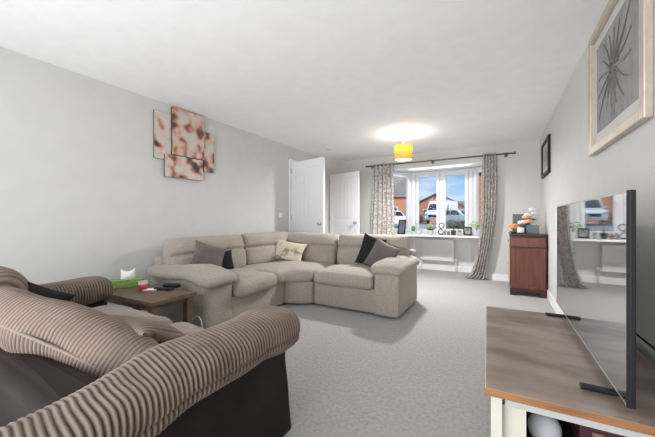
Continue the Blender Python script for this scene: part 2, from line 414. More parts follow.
# skirting boards
def skirt(name, segs):
    bm = bmesh.new()
    for (x0, y0, x1, y1) in segs:
        d = Vector((x1-x0, y1-y0)); Ln = d.length; a = math.atan2(d.y, d.x)
        box(bm, 0, Ln, -.016, .0, 0, .115, bev=.004, M4=T(x0, y0, 0) @ RZ(a))
    struct(name, bm, M['white'])
skirt('baseboard_right', [(XR, YB-.017, XR, YR)])
skirt('baseboard_left', [(XL, YR, XL, 4.33)])
skirt('baseboard_back', [(-3.0, YB, -2.05, YB), (-2.05, 6.05, -1.667, 6.65), (-1.667, 6.65, -.50, 6.65), (-.50, 6.65, -.12, 6.05), (-.12, YB, XR, YB)])
# door opening in the left wall: architraves
ar = bmesh.new()
for y0, y1, z0, z1 in ((4.33, 4.40, 0, 2.17), (5.22, 5.29, 0, 2.17), (4.40, 5.22, 2.10, 2.17)):
    box(ar, XL-.13, XL+.02, y0, y1, z0, z1, bev=.004)
struct('trim_2', ar, M['white'])
ar = bmesh.new()
box(ar, XL-.01, XL+.02, 5.50, 5.575, 0, 2.1, bev=.004)
struct('trim_3', ar, M['white'])

def make_door(name, hinge, free, h, matl, side, panels):
    hx, hy = hinge; fx, fy = free
    w = math.hypot(fx-hx, fy-hy); a = math.atan2(fy-hy, fx-hx)
    root = bpy.data.objects.new(name, None); C.objects.link(root); root.location = (hx, hy, .008); root.rotation_euler = (0, 0, a); root['kind'] = 'structure'
    bm = bmesh.new(); st = .10
    box(bm, 0, w, -.014, .014, 0, h)                                         # core
    for s in (-1, 1):
        y0, y1 = (.014, .021) if s > 0 else (-.021, -.014)
        box(bm, 0, st, y0, y1, 0, h, bev=.0025); box(bm, w-st, w, y0, y1, 0, h, bev=.0025)
        for z0, z1 in ((0, .2), (.93, 1.06), (h-.12, h)): box(bm, st-.002, w-st+.002, y0, y1, z0, z1, bev=.0025)
        for pz0, pz1 in ((.23, .90), (1.09, h-.15)):                         # tongue and groove boards in each panel
            k = 5; x0 = st+.025; ww = (w-2*st-.05)/k
            for i in range(k): box(bm, x0+i*ww+.003, x0+(i+1)*ww-.003, y0-.001*s, y1-.002*s if s > 0 else y1+.001, pz0, pz1, bev=.002)
    leaf = obj('door_leaf', bm, matl, root)
    hb = bmesh.new()
    for s in (-1, 1):
        lathe(hb, [(0, 0), (.027, 0), (.027, .006), (.01, .008), (.01, .03), (.022, .036), (.029, .05), (.024, .064), (0, .068)], 16, T(w-.065, s*.02, 1.0) @ RX(-s*PI/2))
    obj('door_handle', hb, M['chrome'], root, True)
    for z in (.25, 1.05, h-.2):
        obj('hinge', box(bmesh.new(), -.012, .012, -.026, -.012, z, z+.09, bev=.003), M['chrome'], root)
    return root
make_door('door_1', (-3.262, 4.375), (-2.49, 4.205), 2.09, M['bluewhite'], 1, 2)
make_door('door_2', (-3.19, 5.66), (-2.44, 5.48), 2.03, M['white'], 1, 2)

# bay windows
def window_unit(name, p0, p1, sashes):
    (x0, y0), (x1, y1) = p0, p1; w = math.hypot(x1-x0, y1-y0); a = math.atan2(y1-y0, x1-x0)
    root = bpy.data.objects.new(name, None); C.objects.link(root); root.location = (x0, y0, .76); root.rotation_euler = (0, 0, a); root['kind'] = 'structure'
    h = 1.345; fr = .06; sa = .062; d0, d1 = .04, .11
    bm = bmesh.new()
    box(bm, 0, fr, d0, d1, 0, h, bev=.006); box(bm, w-fr, w, d0, d1, 0, h, bev=.006)
    box(bm, fr-.005, w-fr+.005, d0, d1, 0, fr-.01, bev=.006); box(bm, fr-.005, w-fr+.005, d0, d1, h-fr+.01, h, bev=.006)
    n = sashes; iw = (w-2*fr-(n-1)*.06)/n
    for i in range(1, n): box(bm, fr+i*iw+(i-1)*.06, fr+i*iw+i*.06, d0, d1, fr-.015, h-fr+.015, bev=.006)
    obj('window_frame', bm, M['upvc'], root)
    for i in range(n):
        xa = fr+i*(iw+.06)+.002; xb = xa+iw-.004; z0 = fr-.008; z1 = h-fr+.008
        bm = bmesh.new()
        box(bm, xa, xa+sa, d0-.015, d1-.02, z0, z1, bev=.008); box(bm, xb-sa, xb, d0-.015, d1-.02, z0, z1, bev=.008)
        box(bm, xa+sa-.006, xb-sa+.006, d0-.0148, d1-.02, z0, z0+sa, bev=.008); box(bm, xa+sa-.006, xb-sa+.006, d0-.0148, d1-.02, z1-sa, z1, bev=.008)
        sh = obj('sash', bm, M['upvc'], root)
        obj('window_pane', box(bmesh.new(), xa+sa-.004, xb-sa+.004, .062, .068, z0+sa-.004, z1-sa+.004), M['glass'], sh)
        if n > 1:
            xh = xb-.03 if i == 0 else xa+.03
            hb = box(bmesh.new(), xh-.012, xh+.012, d0-.028, d0-.012, .56, .63, bev=.004); box(hb, xh-.008, xh+.008, d0-.045, d0-.024, .50, .62, bev=.005)
            obj('window_handle', hb, M['upvc'], sh)
def off(i): return (BX[i][0], BX[i][1]), (BX[i+1][0], BX[i+1][1])
window_unit('window_1', *off(0), 1); window_unit('window_2', *off(1), 2); window_unit('window_3', *off(2), 1)
cp = bmesh.new()
for i in (1, 2): lathe(cp, [(0, .76), (.062, .76), (.062, 2.1), (0, 2.1)], 12, T(BX[i][0], BX[i][1]+.055, 0))
struct('trim_4', cp, M['upvc'])
sl = prism(bmesh.new(), [(-2.11, 6.02), (-.06, 6.02), (-.06, 6.05), (-.12, 6.055), (-.5, 6.70), (-1.667, 6.70), (-2.05, 6.055), (-2.11, 6.05)], .735, .765, bev=.006)
struct('window_sill', sl, M['upvc'])

# ------------------------------------------------------------------ corner sofa
cs = thing('corner_sofa', 'large beige chenille corner sofa wrapping round the far left of the room', 'sofa', (-3.2, 3.95, 0))
ofs = Vector((3.2, -3.95, 0)); TO = Matrix.Translation(ofs)
def cpart(name, t, m=M['beige']): return obj(name, put(t, TO), m, cs, True)
def rect(x0, x1, y0, y1): return [(x0, y0), (x1, y0), (x1, y1), (x0, y1)]
cpart('base', pad(rect(-3.22, -2.33, 2.10, 2.97), .03, .30, r=.02, cr=.03, puff=0, wz=.003))
cpart('base', pad([(-3.22, 2.975), (-2.325, 2.975), (-2.24, 2.99), (-2.10, 3.06), (-2.02, 3.14), (-2.005, 3.92), (-3.22, 3.92)], .03, .30, r=.02, cr=.03, puff=0, wz=.003))
cpart('base', pad(rect(-2.0, -1.15, 3.13, 3.92), .03, .30, r=.02, cr=.02, puff=0, wz=.003))
cpart('arm', pad(rect(-3.22, -2.31, 1.80, 2.125), .03, .53, r=.03, cr=.06, puff=0, wz=.005))
cpart('arm', pad(rect(-1.205, -.93, 3.10, 3.95), .03, .53, r=.025, cr=.03, puff=0, wz=.005))
def droopx(co):
    s = max(0, (co.x+2.55)/.35); k = max(0, (co.y-1.97)/.2)
    return (co.x, co.y, co.z-.05*s*s-.02*max(0, (1.9-co.y)/.15)+.012*math.sin(co.x*9))
cpart('arm_pad', pad(rect(-3.26, -2.245, 1.755, 2.165), .495, .59, r=.047, cr=.12, puff=.022, fn=droopx, wz=.012))
def droopy(co):
    s = max(0, (3.4-co.y)/.35); e = max(0, (co.x+1.0)/.12)
    return (co.x, co.y, co.z-.03*s*s-.03*e)
cpart('arm_pad', pad(rect(-1.255, -.895, 3.065, 3.97), .50, .605, r=.052, cr=.11, puff=.028, fn=droopy, wz=.012, seed=4))
cpart('seat_cushion', pad(rect(-3.0, -2.235, 2.135, 2.76), .285, .455, r=.07, cr=.09, puff=.045, wz=.016, seed=1))
cpart('seat_cushion', pad([(-3.0, 2.77), (-2.30, 2.77), (-2.27, 2.955), (-2.12, 3.02), (-2.015, 3.11), (-2.01, 3.8), (-3.0, 3.8)], .29, .455, r=.06, cr=.07, puff=.03, wz=.014, seed=2))
cpart('seat_cushion', pad(rect(-2.0, -1.215, 3.075, 3.8), .285, .455, r=.065, cr=.09, puff=.04, wz=.014, seed=3))
cpart('back_frame', pad(rect(-3.27, -3.13, 1.86, 3.95),   .03, .68, r=.04, cr=.05, puff=0, wz=.004))
cpart('back_frame', pad(rect(-3.15, -.96, 3.93, 4.06),   .03, .68, r=.04, cr=.05, puff=0, wz=.004))
def bcush(w, x, y, yaw, seed, h=.48, tilt=9):
    t = pillow(w, h, .33, p=4.4, q=2.4, crease=.18, cdepth=.05, wz=.035, seed=seed, nu=40, nv=40)
    cpart('back_cushion', put(t, T(x, y, .40) @ RZ(yaw) @ RX(R(-tilt))))
bcush(1.08, -3.02, 2.42, R(90), 1)
bcush(.90, -2.96, 3.40, R(83), 2, h=.49)
bcush(.90, -2.50, 3.80, 0, 3)
bcush(1.02, -1.515, 3.80, 0, 4)
# scatter cushions
def scatter(name, label, w, h, th, m, M4, group=None, rib=None, **k):
    o = obj(name, pillow(w, h, th, p=2.6, q=2.0, edge=0, ear=.13, rib=rib, **k), m, None, True)
    o.matrix_world = M4
    return tag(o, label, 'cushion', group)
scatter('scatter_cushion', 'black scatter cushion behind the taupe one at the left end of the corner sofa', .24, .25, .09, M['blackfab'], T(-2.74, 2.40, .49) @ RZ(R(82)) @ RX(R(-22)) @ RY(R(4)), group='scatter cushions on the corner sofa', seed=5)
scatter('scatter_cushion', 'taupe velvet scatter cushion leaning by the left arm of the corner sofa', .36, .30, .12, M['taupefab'], T(-2.74, 2.13, .54) @ RZ(R(74)) @ RX(R(-20)) @ RY(R(20)), group='scatter cushions on the corner sofa', seed=6)
scatter('scatter_cushion', 'cream scatter cushion with a faint brown print on the corner seat', .50, .31, .12, M['creamprint'], T(-2.66, 3.40, .48) @ RZ(R(14)) @ RX(R(-26)) @ RY(R(9)), group='scatter cushions on the corner sofa', seed=7)
scatter('scatter_cushion', 'black scatter cushion standing behind the taupe one by the right arm', .34, .42, .10, M['blackfab'], T(-1.50, 3.56, .47) @ RZ(R(-6)) @ RX(R(-14)) @ RY(R(14)), group='scatter cushions on the corner sofa', seed=8)
scatter('scatter_cushion', 'taupe scatter cushion slanting against the black one by the right arm', .38, .38, .13, M['taupefab'], T(-1.33, 3.45, .46) @ RZ(R(-8)) @ RX(R(-20)) @ RY(R(22)), group='scatter cushions on the corner sofa', seed=9)

# ------------------------------------------------------------------ brown corduroy sofa in the foreground
bs = thing('corduroy_sofa', 'brown jumbo corduroy and dark leather two-seat sofa in the left foreground', 'sofa', (-1.8, .7, 0))
bo = T(1.8, -.7, 0)
def bpart(name, t, m, parent=bs, sm=True): return obj(name, put(t, bo), m, parent, sm)
PITCH = .0175
def arm_roll(cx, y0, y1, seed, flip=1):
    t = bmesh.new(); n = int((y1-y0)/PITCH*8); seg = 60; rings = []
    lay = t.verts.layers.float.new('rib')
    for i in range(n+1):
        y = y0+(y1-y0)*i/n
        e = min(y-y0, y1-y); cap = 1 if e > .06 else math.sqrt(max(0, 1-((.06-e)/.06)**2))*.6+.4
        if i in (0, n): cap = .38
        row = []; drop = .075*max(0, (.68-y)/.45)**1.3
        for j in range(seg):
            a = 2*PI*j/seg; ca, sa_ = math.cos(a), math.sin(a)
            k = (abs(ca)**2.6+abs(sa_)**2.6)**(-1/2.6)
            x = .145*ca*k*flip; z = .100*sa_*k
            z += .008*noise.noise(Vector((y*2.2, seed, 0)))
            yy = y+.010*noise.noise(Vector((y*5, a*1.3, seed)))+.012*ca
            g = abs(math.sin(PI*yy/PITCH))**.8; g *= 1-.35*max(0, noise.noise(Vector((y*9, a*1.5, seed+4))))
            da = (a-R(-14)+PI) % (2*PI)-PI
            seam = math.exp(-(da/.05)**2)
            s = cap*(1+(-.0105*(1-g)-.012*seam+.016*noise.noise(Vector((x*6, y*6, z*6+seed))))/.13)
            v = t.verts.new((cx+x*s, y, .527-drop+z*s)); v[lay] = g*(1-.6*seam); row.append(v)
        rings.append(row)
    for A, Bq in zip(rings, rings[1:]):
        for j in range(seg): t.faces.new((A[j], Bq[j], Bq[(j+1) % seg], A[(j+1) % seg]))
    for rr in (rings[0], rings[-1]):
        c = t.verts.new(sum((v.co for v in rr), Vector())/seg); c[lay] = .8
        for j in range(seg): t.faces.new((rr[j], rr[(j+1) % seg], c))
    bmesh.ops.recalc_face_normals(t, faces=t.faces[:])
    return t
bpart('arm_roll', arm_roll(-1.01, .17, 1.27, 1.3), M['cord'])
bpart('arm_roll', arm_roll(-2.74, .17, 1.205, 5.7, -1), M['cord'])
for cx in (-1.015, -2.735):
    def flare(co):
        s = max(0, (co.y-1.02)/.2); zz = max(0, (.30-co.z)/.3)
        return (co.x, co.y+.03*s*zz-.02*s*(co.z > .35), co.z)
    bpart('arm_panel', pad(rect(cx-.085, cx+.085, .20, 1.225 if cx > -2 else 1.16), .0, .50, r=.015, cr=.03, puff=0, fn=flare, wz=.006), M['leather'])
bpart('base', pad(rect(-2.66, -1.09, .25, 1.19), .04, .29, r=.02, cr=.03, puff=0), M['leather'])
bpart('back_frame', pad(rect(-2.78, -1.06, .34, .52), .02, .525, r=.05, cr=.06, puff=.01, wz=.008), M['leather'])
bpart('seat_cushion', pad(rect(-1.82, -1.13, .42, 1.22), .285, .43, r=.055, cr=.10, puff=.055, wz=.014, seed=11), M['seatcord'])
bpart('seat_cushion', pad(rect(-2.60, -1.84, .42, 1.22), .285, .43, r=.055, cr=.10, puff=.055, wz=.014, seed=12), M['seatcord'])
def bback(cx, cy, w, seed, rz, hh=.42, sag=.13, zz=.355, tl=34, ry=17):
    kw = dict(p=2.9, q=2.2, edge=.9, sag=sag)
    t = pillow(w, hh, .26, nu=int(w/PITCH*8), nv=36, rib=(PITCH, .0075), wz=.03, seed=seed, **kw)
    M4 = T(cx, cy, zz) @ RZ(rz) @ RX(R(tl)) @ RY(R(ry))
    c = bpart('back_cushion', put(t, M4), M['cord'])
    pts = []                                   # corded seam on the rear edge of the boxed cushion
    for k in range(72):
        a = 2*PI*k/72; ca, sa_ = math.cos(a), math.sin(a); q_ = (abs(ca)**4+abs(sa_)**4)**(-.25)
        u, v = ca*q_*.90, sa_*q_*.86
        d = (1-abs(u)**2.9)*(1-abs(v)**2.9); y = -(.13*max(0, d)**(1/2.2))-.004
        x = w/2*u*(1-.108*abs(v)**4*abs(u)**2); z = hh/2*v*(1-.108*abs(u)**4*abs(v)**2)+hh/2-sag*u*u*(v*.5+.5)
        pts.append((x, y, z))
    bpart('piping', tube(bmesh.new(), pts, .006, 6, closed=True, M4=M4), M['seatcord'])
bback(-1.81, .69, 1.15, 2.2, R(9), sag=.06); bback(-2.50, .66, .40, 3.1, R(4), sag=.04, ry=0, zz=.46)
GB = 'scatter cushions on the brown sofa'
scatter('scatter_cushion', 'brown corduroy scatter cushion lying on the seat of the brown sofa', .46, .30, .13, M['cord'], T(-1.58, .93, .465) @ RZ(R(10)) @ RX(R(64)), GB, rib=(PITCH, .006), seed=13, nu=200, nv=26)
scatter('scatter_cushion', 'small black scatter cushion wedged by the far arm of the brown sofa', .24, .20, .09, M['blackfab'], T(-2.38, .66, .50) @ RZ(R(60)) @ RX(R(12)) @ RY(R(28)), GB, seed=14)

# ------------------------------------------------------------------ side table and what stands on it
st = thing('side_table', 'small square dark oak side table between the two sofas', 'table', (-2.654, 1.443, 0), R(3))
obj('table_top', B(-.41, .41, -.195, .195, .425, .46, bev=.005), M['oak'], st)
ap = B(-.32, .32, -.16, -.14, .375, .425); box(ap, -.32, .32, .14, .16, .375, .425); box(ap, .34, .36, -.16, .16, .375, .425); box(ap, -.36, -.34, -.16, .16, .375, .425)
obj('apron', ap, M['oak'], st)
for sx_ in (-1, 1):
    for sy_ in (-1, 1): obj('leg', B(sx_*.36-.028, sx_*.36+.028, sy_*.15-.028, sy_*.15+.028, 0, .425, bev=.003), M['oak'], st)
obj('lower_shelf', B(-.35, .35, -.14, .14, .14, .16), M['oak'], st)
tb = thing('tissue_box', 'lime green tissue box with a white tissue pulled up, on the side table', 'tissue box', (-2.985, 1.475, .46), R(66))
obj('carton', B(-.13, .13, -.055, .055, 0, .07, bev=.003), M['lime'], tb)
tt = pillow(.11, .075, .05, p=2, q=1.3, nu=18, nv=14, wz=.05, seed=3, sag=-.03)
obj('tissue', put(tt, T(0, 0, .063)), M['tissue'], tb, True)
cd = thing('candle', 'pink candle in a small clear glass beside the tissue box', 'candle', (-2.715, 1.463, .46))
obj('glass_jar', lathe(bmesh.new(), [(0, 0), (.033, 0), (.036, .07), (.034, .07), (.031, .046), (0, .046)], 24), M['pink'], cd, True)
obj('candle_rim', lathe(bmesh.new(), [(.0355, .052), (.037, .078), (.034, .078), (.034, .052)], 24), mat('frosted_glass', (.70, .52, .50), .3), cd, True)
rc = tag(obj('remote_control', put(B(-.085, .085, -.022, .022, 0, .02, bev=.008), T(-2.56, 1.555, .46) @ RZ(R(20))), M['black']), 'slim black remote control nearest the front edge of the side table', 'remote control')
rc = tag(obj('glasses_case', put(pad(rect(-.085, .085, -.035, .035), 0, .032, r=.014, cr=.03, puff=.004, wz=0), T(-2.60, 1.655, .46) @ RZ(R(15))), M['black'], None, True), 'black rounded case lying at the back of the side table', 'case')
tag(obj('folded_paper', put(B(-.06, .06, -.03, .03, 0, .008, bev=.002), T(-2.66, 1.50, .46) @ RZ(R(35))), M['tissue']), 'folded white paper lying next to the pink candle', 'paper')
cbm = bmesh.new()
tube(cbm, [(-2.235, 1.66, .008), (-2.23, 1.69, .06), (-2.24, 1.705, .13), (-2.27, 1.72, .19), (-2.32, 1.73, .215), (-2.38, 1.735, .20), (-2.45, 1.735, .13), (-2.55, 1.738, .02), (-2.7, 1.738, .008)], .0035)
tag(obj('white_cable', cbm, M['white'], None, True), 'white cable curling up behind the side table', 'cable')

# ------------------------------------------------------------------ photo canvases on the left wall
def canvas(y0, y1, z0, z1, d, seed, lab, off=0):
    t = thing('photo_canvas', lab, 'picture', (XL+.002+off, (y0+y1)/2, (z0+z1)/2), 0, 'family photo canvases on the left wall')
    w, h = (y1-y0)/2, (z1-z0)/2
    obj('canvas_body', B(0, d, -w, w, -h, h, bev=.002), mat('canvas_edge', (.10, .085, .08), .7), t)
    obj('print', B(d, d+.0015, -w+.001, w-.001, -h+.001, h-.001), photo_mat('photo_print', seed), t)
canvas(2.085, 2.515, 1.83, 2.380, .03, 3.1, 'topmost and largest canvas of the blurred family photos on the left wall')
canvas(1.885, 2.078, 1.755, 2.285, .018, 8.2, 'tall narrow photo canvas at the left edge of the canvas cluster')
canvas(2.522, 2.68, 1.69, 2.20, .018, 11.7, 'tall narrow photo canvas at the right edge of the canvas cluster')
canvas(1.995, 2.49, 1.565, 1.82, .02, 15.4, 'wide low photo canvas at the bottom of the canvas cluster', .0195)
sw = thing('light_switch', 'white light switch plate on the left wall before the door', 'switch', (XL+.001, 4.08, 1.15))
obj('plate', B(0, .009, -.043, .043, -.043, .043, bev=.003), M['white'], sw); obj('rocker', B(.009, .014, -.012, .012, -.02, .02, bev=.002), M['white'], sw)

# ------------------------------------------------------------------ tv stand, tv, small things in it
ts = thing('tv_stand', 'cream tv stand with a grey-brown oak plank top in the right foreground', 'tv stand', (.25, 1.73, 0), R(1.8))
def tp(name, bm, m, parent=ts, sm=False): return obj(name, put(bm, T(-.25, -1.73, 0)), m, parent, sm)
tp('wooden_top', B(-.062, .535, 1.18, 2.28, .4815, .50, bev=.0015), M['greywood'])
tp('top_edge', B(-.0635, .535, 1.1785, 2.2815, .474, .4985, bev=.001), M['oakedge'])
bpst = bmesh.new()
for x in (-.045, .49):
    for y in (1.20, 2.23): tp('leg', B(x, x+.035, y, y+.035, 0, .4745, bev=.002), M['cream'])
tp('front_rail', B(-.008, .49, 1.205, 1.225, .440, .4735), mat('pale_grey_paint', (.50, .50, .49), .45))
tp('side_panel', B(-.035, -.02, 1.232, 2.232, .06, .473), M['cream']); tp('side_panel', B(.50, .515, 1.232, 2.232, .06, .473), M['cream'])
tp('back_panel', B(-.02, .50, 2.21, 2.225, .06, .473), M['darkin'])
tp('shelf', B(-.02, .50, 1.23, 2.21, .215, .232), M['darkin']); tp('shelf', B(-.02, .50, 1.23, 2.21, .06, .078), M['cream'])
tp('door_stile', B(-.012, .062, 1.236, 1.252, .232, .440), M['cream'])
tp('hinge', B(-.010, -.003, 1.200, 1.204, .445, .47), M['darkmetal'])
sp_ = thing('smart_speaker', 'round white fabric speaker on the shelf of the tv stand', 'speaker', (.148, 1.42, .232))
obj('speaker_body', lathe(bmesh.new(), [(0, 0), (.035, .0), (.048, .015), (.054, .04), (.053, .06), (.042, .086), (.022, .10), (0, .104)], 32), M['spk'], sp_, True)
tag(obj('storage_box', B(.25, .46, 1.40, 1.75, .232, .335, bev=.004), M['redbrown']), 'dark red box on the shelf of the tv stand beside the round speaker', 'box')
tag(obj('paper_tag', put(B(-.015, .015, -.001, .001, -.006, .006), T(.30, 1.397, .315)), mat('brown_label', (.30, .17, .12), .7)), 'small brown tag fixed to the dark red box', 'tag')

tv = thing('television', 'large flat screen television standing on the oak-topped stand', 'television', (.341, 1.825, .50))
def vp(name, bm, m, parent=tv, sm=False): return obj(name, put(bm, T(-.345, -1.825, -.50)), m, parent, sm)
vp('casing', B(.329, .344, 1.19, 2.46, .532, 1.168, bev=.003), M['black'])
vp('rear_housing', B(.344, .374, 1.40, 2.30, .56, .95, bev=.01), M['black'])
vp('bezel', (lambda b_: (box(b_, .3245, .329, 1.195, 2.455, .5335, .539), box(b_, .3245, .329, 1.195, 2.455, 1.160, 1.1665), box(b_, .3245, .329, 2.453, 2.458, .5335, 1.1665), b_)[-1])(bmesh.new()), M['silver'])
vp('near_bezel', box(bmesh.new(), .3243, .3295, 1.19, 1.198, .5335, 1.167), M['black'])
vp('screen', B(.3252, .329, 1.197, 2.453, .539, 1.160), M['screen'])
for y in (1.335, 2.235): vp('foot', (lambda b_: (box(b_, .243, .347, y-.014, y+.014, .5005, .514, bev=.004), box(b_, .331, .343, y-.012, y+.012, .512, .54), b_)[-1])(bmesh.new()), M['black'])
pc = bmesh.new(); tube(pc, [(.377, 1.75, .70), (.43, 1.65, .66), (.50, 1.50, .60), (.545, 1.38, .55), (.562, 1.25, .50), (.563, 1.14, .42)], .004)
tag(obj('power_cable', pc, M['black'], None, True), 'black power cable trailing behind the television', 'cable')

# ------------------------------------------------------------------ framed pictures on the right wall
pf = thing('picture_frame', 'large champagne framed monochrome print high on the right wall', 'picture', (XR-.001, 2.268, 1.925))
w2, h2 = .468, .405; fb = bmesh.new()
for y0, y1, z0, z1 in ((-w2, -w2+.055, -h2, h2), (w2-.055, w2, -h2, h2), (-w2+.05, w2-.05, -h2, -h2+.055), (-w2+.05, w2-.05, h2-.055, h2)):
    box(fb, -.034, 0, y0, y1, z0, z1, bev=.006)
for y0, y1, z0, z1 in ((-w2+.05, -w2+.062, -h2+.05, h2-.05), (w2-.062, w2-.05, -h2+.05, h2-.05), (-w2+.05, w2-.05, -h2+.05, -h2+.062), (-w2+.05, w2-.05, h2-.062, h2-.05)):
    box(fb, -.026, -.004, y0, y1, z0, z1)
obj('frame', fb, M['champ'], pf)
obj('mount', B(-.012, -.002, -w2+.05, w2-.05, -h2+.05, h2-.05), M['matboard'], pf)
pr = obj('print', B(-.0135, -.012, -w2+.125, w2-.125, -h2+.125, h2-.125), M['print'], pf)
tm = bmesh.new()                     # bare branches spreading from a trunk
prism(tm, [(-.03, -.275), (-.055, -.05), (-.075, .02), (-.02, .07), (.03, .06), (.065, 0), (.045, -.06), (.025, -.275)], 0, .0006, M4=Matrix(((0, 0, -1, -.0137), (1, 0, 0, .02), (0, 1, 0, 0), (0, 0, 0, 1))))
for k in range(16):
    a = R(k*22.5+6); L1 = min(.33/max(.3, abs(math.cos(a))), .26/max(.2, abs(math.sin(a))))
    L1 = min(L1, .31/max(.01, abs(math.cos(a))), .235/max(.01, abs(math.sin(a))) if abs(math.sin(a)) > .05 else .3)
    tube(tm, [(-.0141, .02+.04*math.cos(a), .02+.03*math.sin(a)), (-.0141, .02+L1*.6*math.cos(a+.08), .02+L1*.6*math.sin(a+.08)), (-.0141, .02+L1*.93*math.cos(a), .02+L1*.93*math.sin(a))], [.008, .004, .002], 5)
obj('print_motif', tm, M['inkgrey'], pr)
pf = thing('picture_frame', 'small black framed picture high on the right wall above the mahogany cabinet', 'picture', (XR-.001, 5.18, 1.94))
fb = bmesh.new()
for y0, y1, z0, z1 in ((-.37, -.32, -.25, .25), (.32, .37, -.25, .25), (-.33, .33, -.25, -.20), (-.33, .33, .20, .25)): box(fb, -.03, 0, y0, y1, z0, z1, bev=.004)
obj('frame', fb, M['black'], pf)
obj('mount', B(-.012, -.002, -.32, .32, -.20, .20), M['matboard'], pf); obj('print', B(-.014, -.012, -.22, .22, -.13, .13), M['snow'], pf)

# ------------------------------------------------------------------ mahogany cabinet in the far right corner
cb_ = thing('cabinet', 'mahogany cabinet with a drawer in the far right corner', 'cabinet', (.335, 5.31, 0))
def kp(name, bm, m=M['mahog'], parent=cb_, sm=False): return obj(name, put(bm, T(-.335, -5.31, 0)), m, parent, sm)
kp('body', B(.135, .545, 5.02, 5.60, .10, .845))
kp('cabinet_top', B(.115, .555, 5.00, 5.62, .845, .875, bev=.008), M['mahogdark'])
kp('top_moulding', B(.125, .55, 5.01, 5.61, .825, .846, bev=.006), M['mahogdark'])
pl_ = B(.122, .552, 5.005, 5.61, .05, .10, bev=.006)
for x0, x1 in ((.122, .20), (.474, .552)):
    for y0, y1 in ((5.005, 5.08), (5.53, 5.61)): box(pl_, x0, x1, y0, y1, 0, .06, bev=.008)
prism(pl_, [(.20, .05), (.25, .05), (.2, .02)], 5.01, 5.03, M4=Matrix(((1, 0, 0, 0), (0, 0, 1, 0), (0, 1, 0, 0), (0, 0, 0, 1)))); 
kp('plinth', pl_, M['mahogdark'])
sp2 = bmesh.new()
for x0, x1, z0, z1 in ((.137, .185, .15, .66), (.495, .543, .15, .66), (.137, .543, .66, .82), (.137, .543, .102, .15)): box(sp2, x0, x1, 5.014, 5.024, z0, z1, bev=.003)
kp('side_frame', sp2)
kp('side_moulding', (lambda b_: (box(b_, .13, .55, 5.008, 5.02, .675, .695, bev=.004), b_)[-1])(bmesh.new()), M['mahogdark'])
dr = kp('drawer', B(.124, .136, 5.06, 5.56, .70, .815, bev=.004)); dd = []
for y in (5.18, 5.44): kp('drawer_handle', lathe(bmesh.new(), [(0, 0), (.012, 0), (.008, .014), (.014, .024), (0, .03)], 14, T(.124, y, .757) @ RY(-PI/2)), M['brass'], dr)
for y0, y1 in ((5.06, 5.305), (5.315, 5.56)):
    d_ = kp('cabinet_door', B(.122, .136, y0, y1, .13, .685, bev=.004))
    kp('door_moulding', B(.112, .124, y0+.03, y1-.03, .16, .655, bev=.005), mat('carved_trim', (.55, .42, .32), .4), d_)
    kp('door_knob', lathe(bmesh.new(), [(0, 0), (.008, 0), (.006, .01), (.011, .02), (0, .026)], 12, T(.112, y1-.02 if y0 < 5.2 else y0+.02, .42) @ RY(-PI/2)), M['brass'], d_)
Z = .8755
tag(obj('grey_canvas', put(B(-.115, .115, -.008, .008, 0, .285, bev=.002), T(.285, 5.50, Z) @ RX(R(-5))), M['greybox']), 'plain slate grey panel leaning at the back of the mahogany cabinet', 'panel')
tag(obj('trinket_box', put(B(-.075, .075, -.045, .045, 0, .12, bev=.004), T(.40, 5.14, Z)), M['bluegrey']), 'blue-grey box at the right front of the mahogany cabinet top', 'box')
cj = thing('candle_jar', 'white candle jar on a dark saucer on the mahogany cabinet', 'candle', (.255, 5.10, Z))
obj('saucer', lathe(bmesh.new(), [(0, 0), (.045, 0), (.055, .010), (0, .010)], 24), M['darkpot'], cj, True)
obj('jar', lathe(bmesh.new(), [(0, .0102), (.042, .0102), (.045, .03), (.045, .078), (.040, .083), (0, .083)], 24), M['pot'], cj, True)
def flower(bm, c, r, n=7, M4=None):
    for k in range(n):
        a = 2*PI*k/n
        blob(bm, (c[0]+r*.55*math.cos(a), c[1]+r*.55*math.sin(a), c[2]+r*.12*math.sin(a*3)), r*.55, 2, (1, 1, .65), .25)
    blob(bm, (c[0], c[1], c[2]+r*.2), r*.5, 2, (1, 1, .8), .2)
# orange flower bowl
fv = thing('flower_bowl', 'low dark bowl of orange flowers at the left of the cabinet top', 'flowers', (.165, 5.15, Z))
obj('bowl', lathe(bmesh.new(), [(0, 0), (.028, 0), (.045, .018), (.047, .028), (.043, .028), (.026, .008), (0, .008)], 24), M['darkpot'], fv, True)
for i, c in enumerate([(-.02, 0, .10), (.03, .01, .115), (.005, -.03, .085), (.055, -.01, .085)]):
    fb = bmesh.new(); flower(fb, c, .044); obj('flower_head', fb, M['orangefl'], fv, True)
    sb = bmesh.new(); tube(sb, [(0, 0, .01), (c[0]*.6, c[1]*.6, .05), c], .0025, 5); obj('stem', sb, M['green'], fv, True)
fv = thing('flower_vase', 'tall dark vase of peach and white artificial flowers on the cabinet', 'flowers', (.335, 5.27, Z))
obj('vase', lathe(bmesh.new(), [(0, 0), (.03, 0), (.045, .04), (.04, .09), (.022, .125), (.028, .14), (.022, .138), (.017, .12), (0, .115)], 24), M['darkpot'], fv, True)
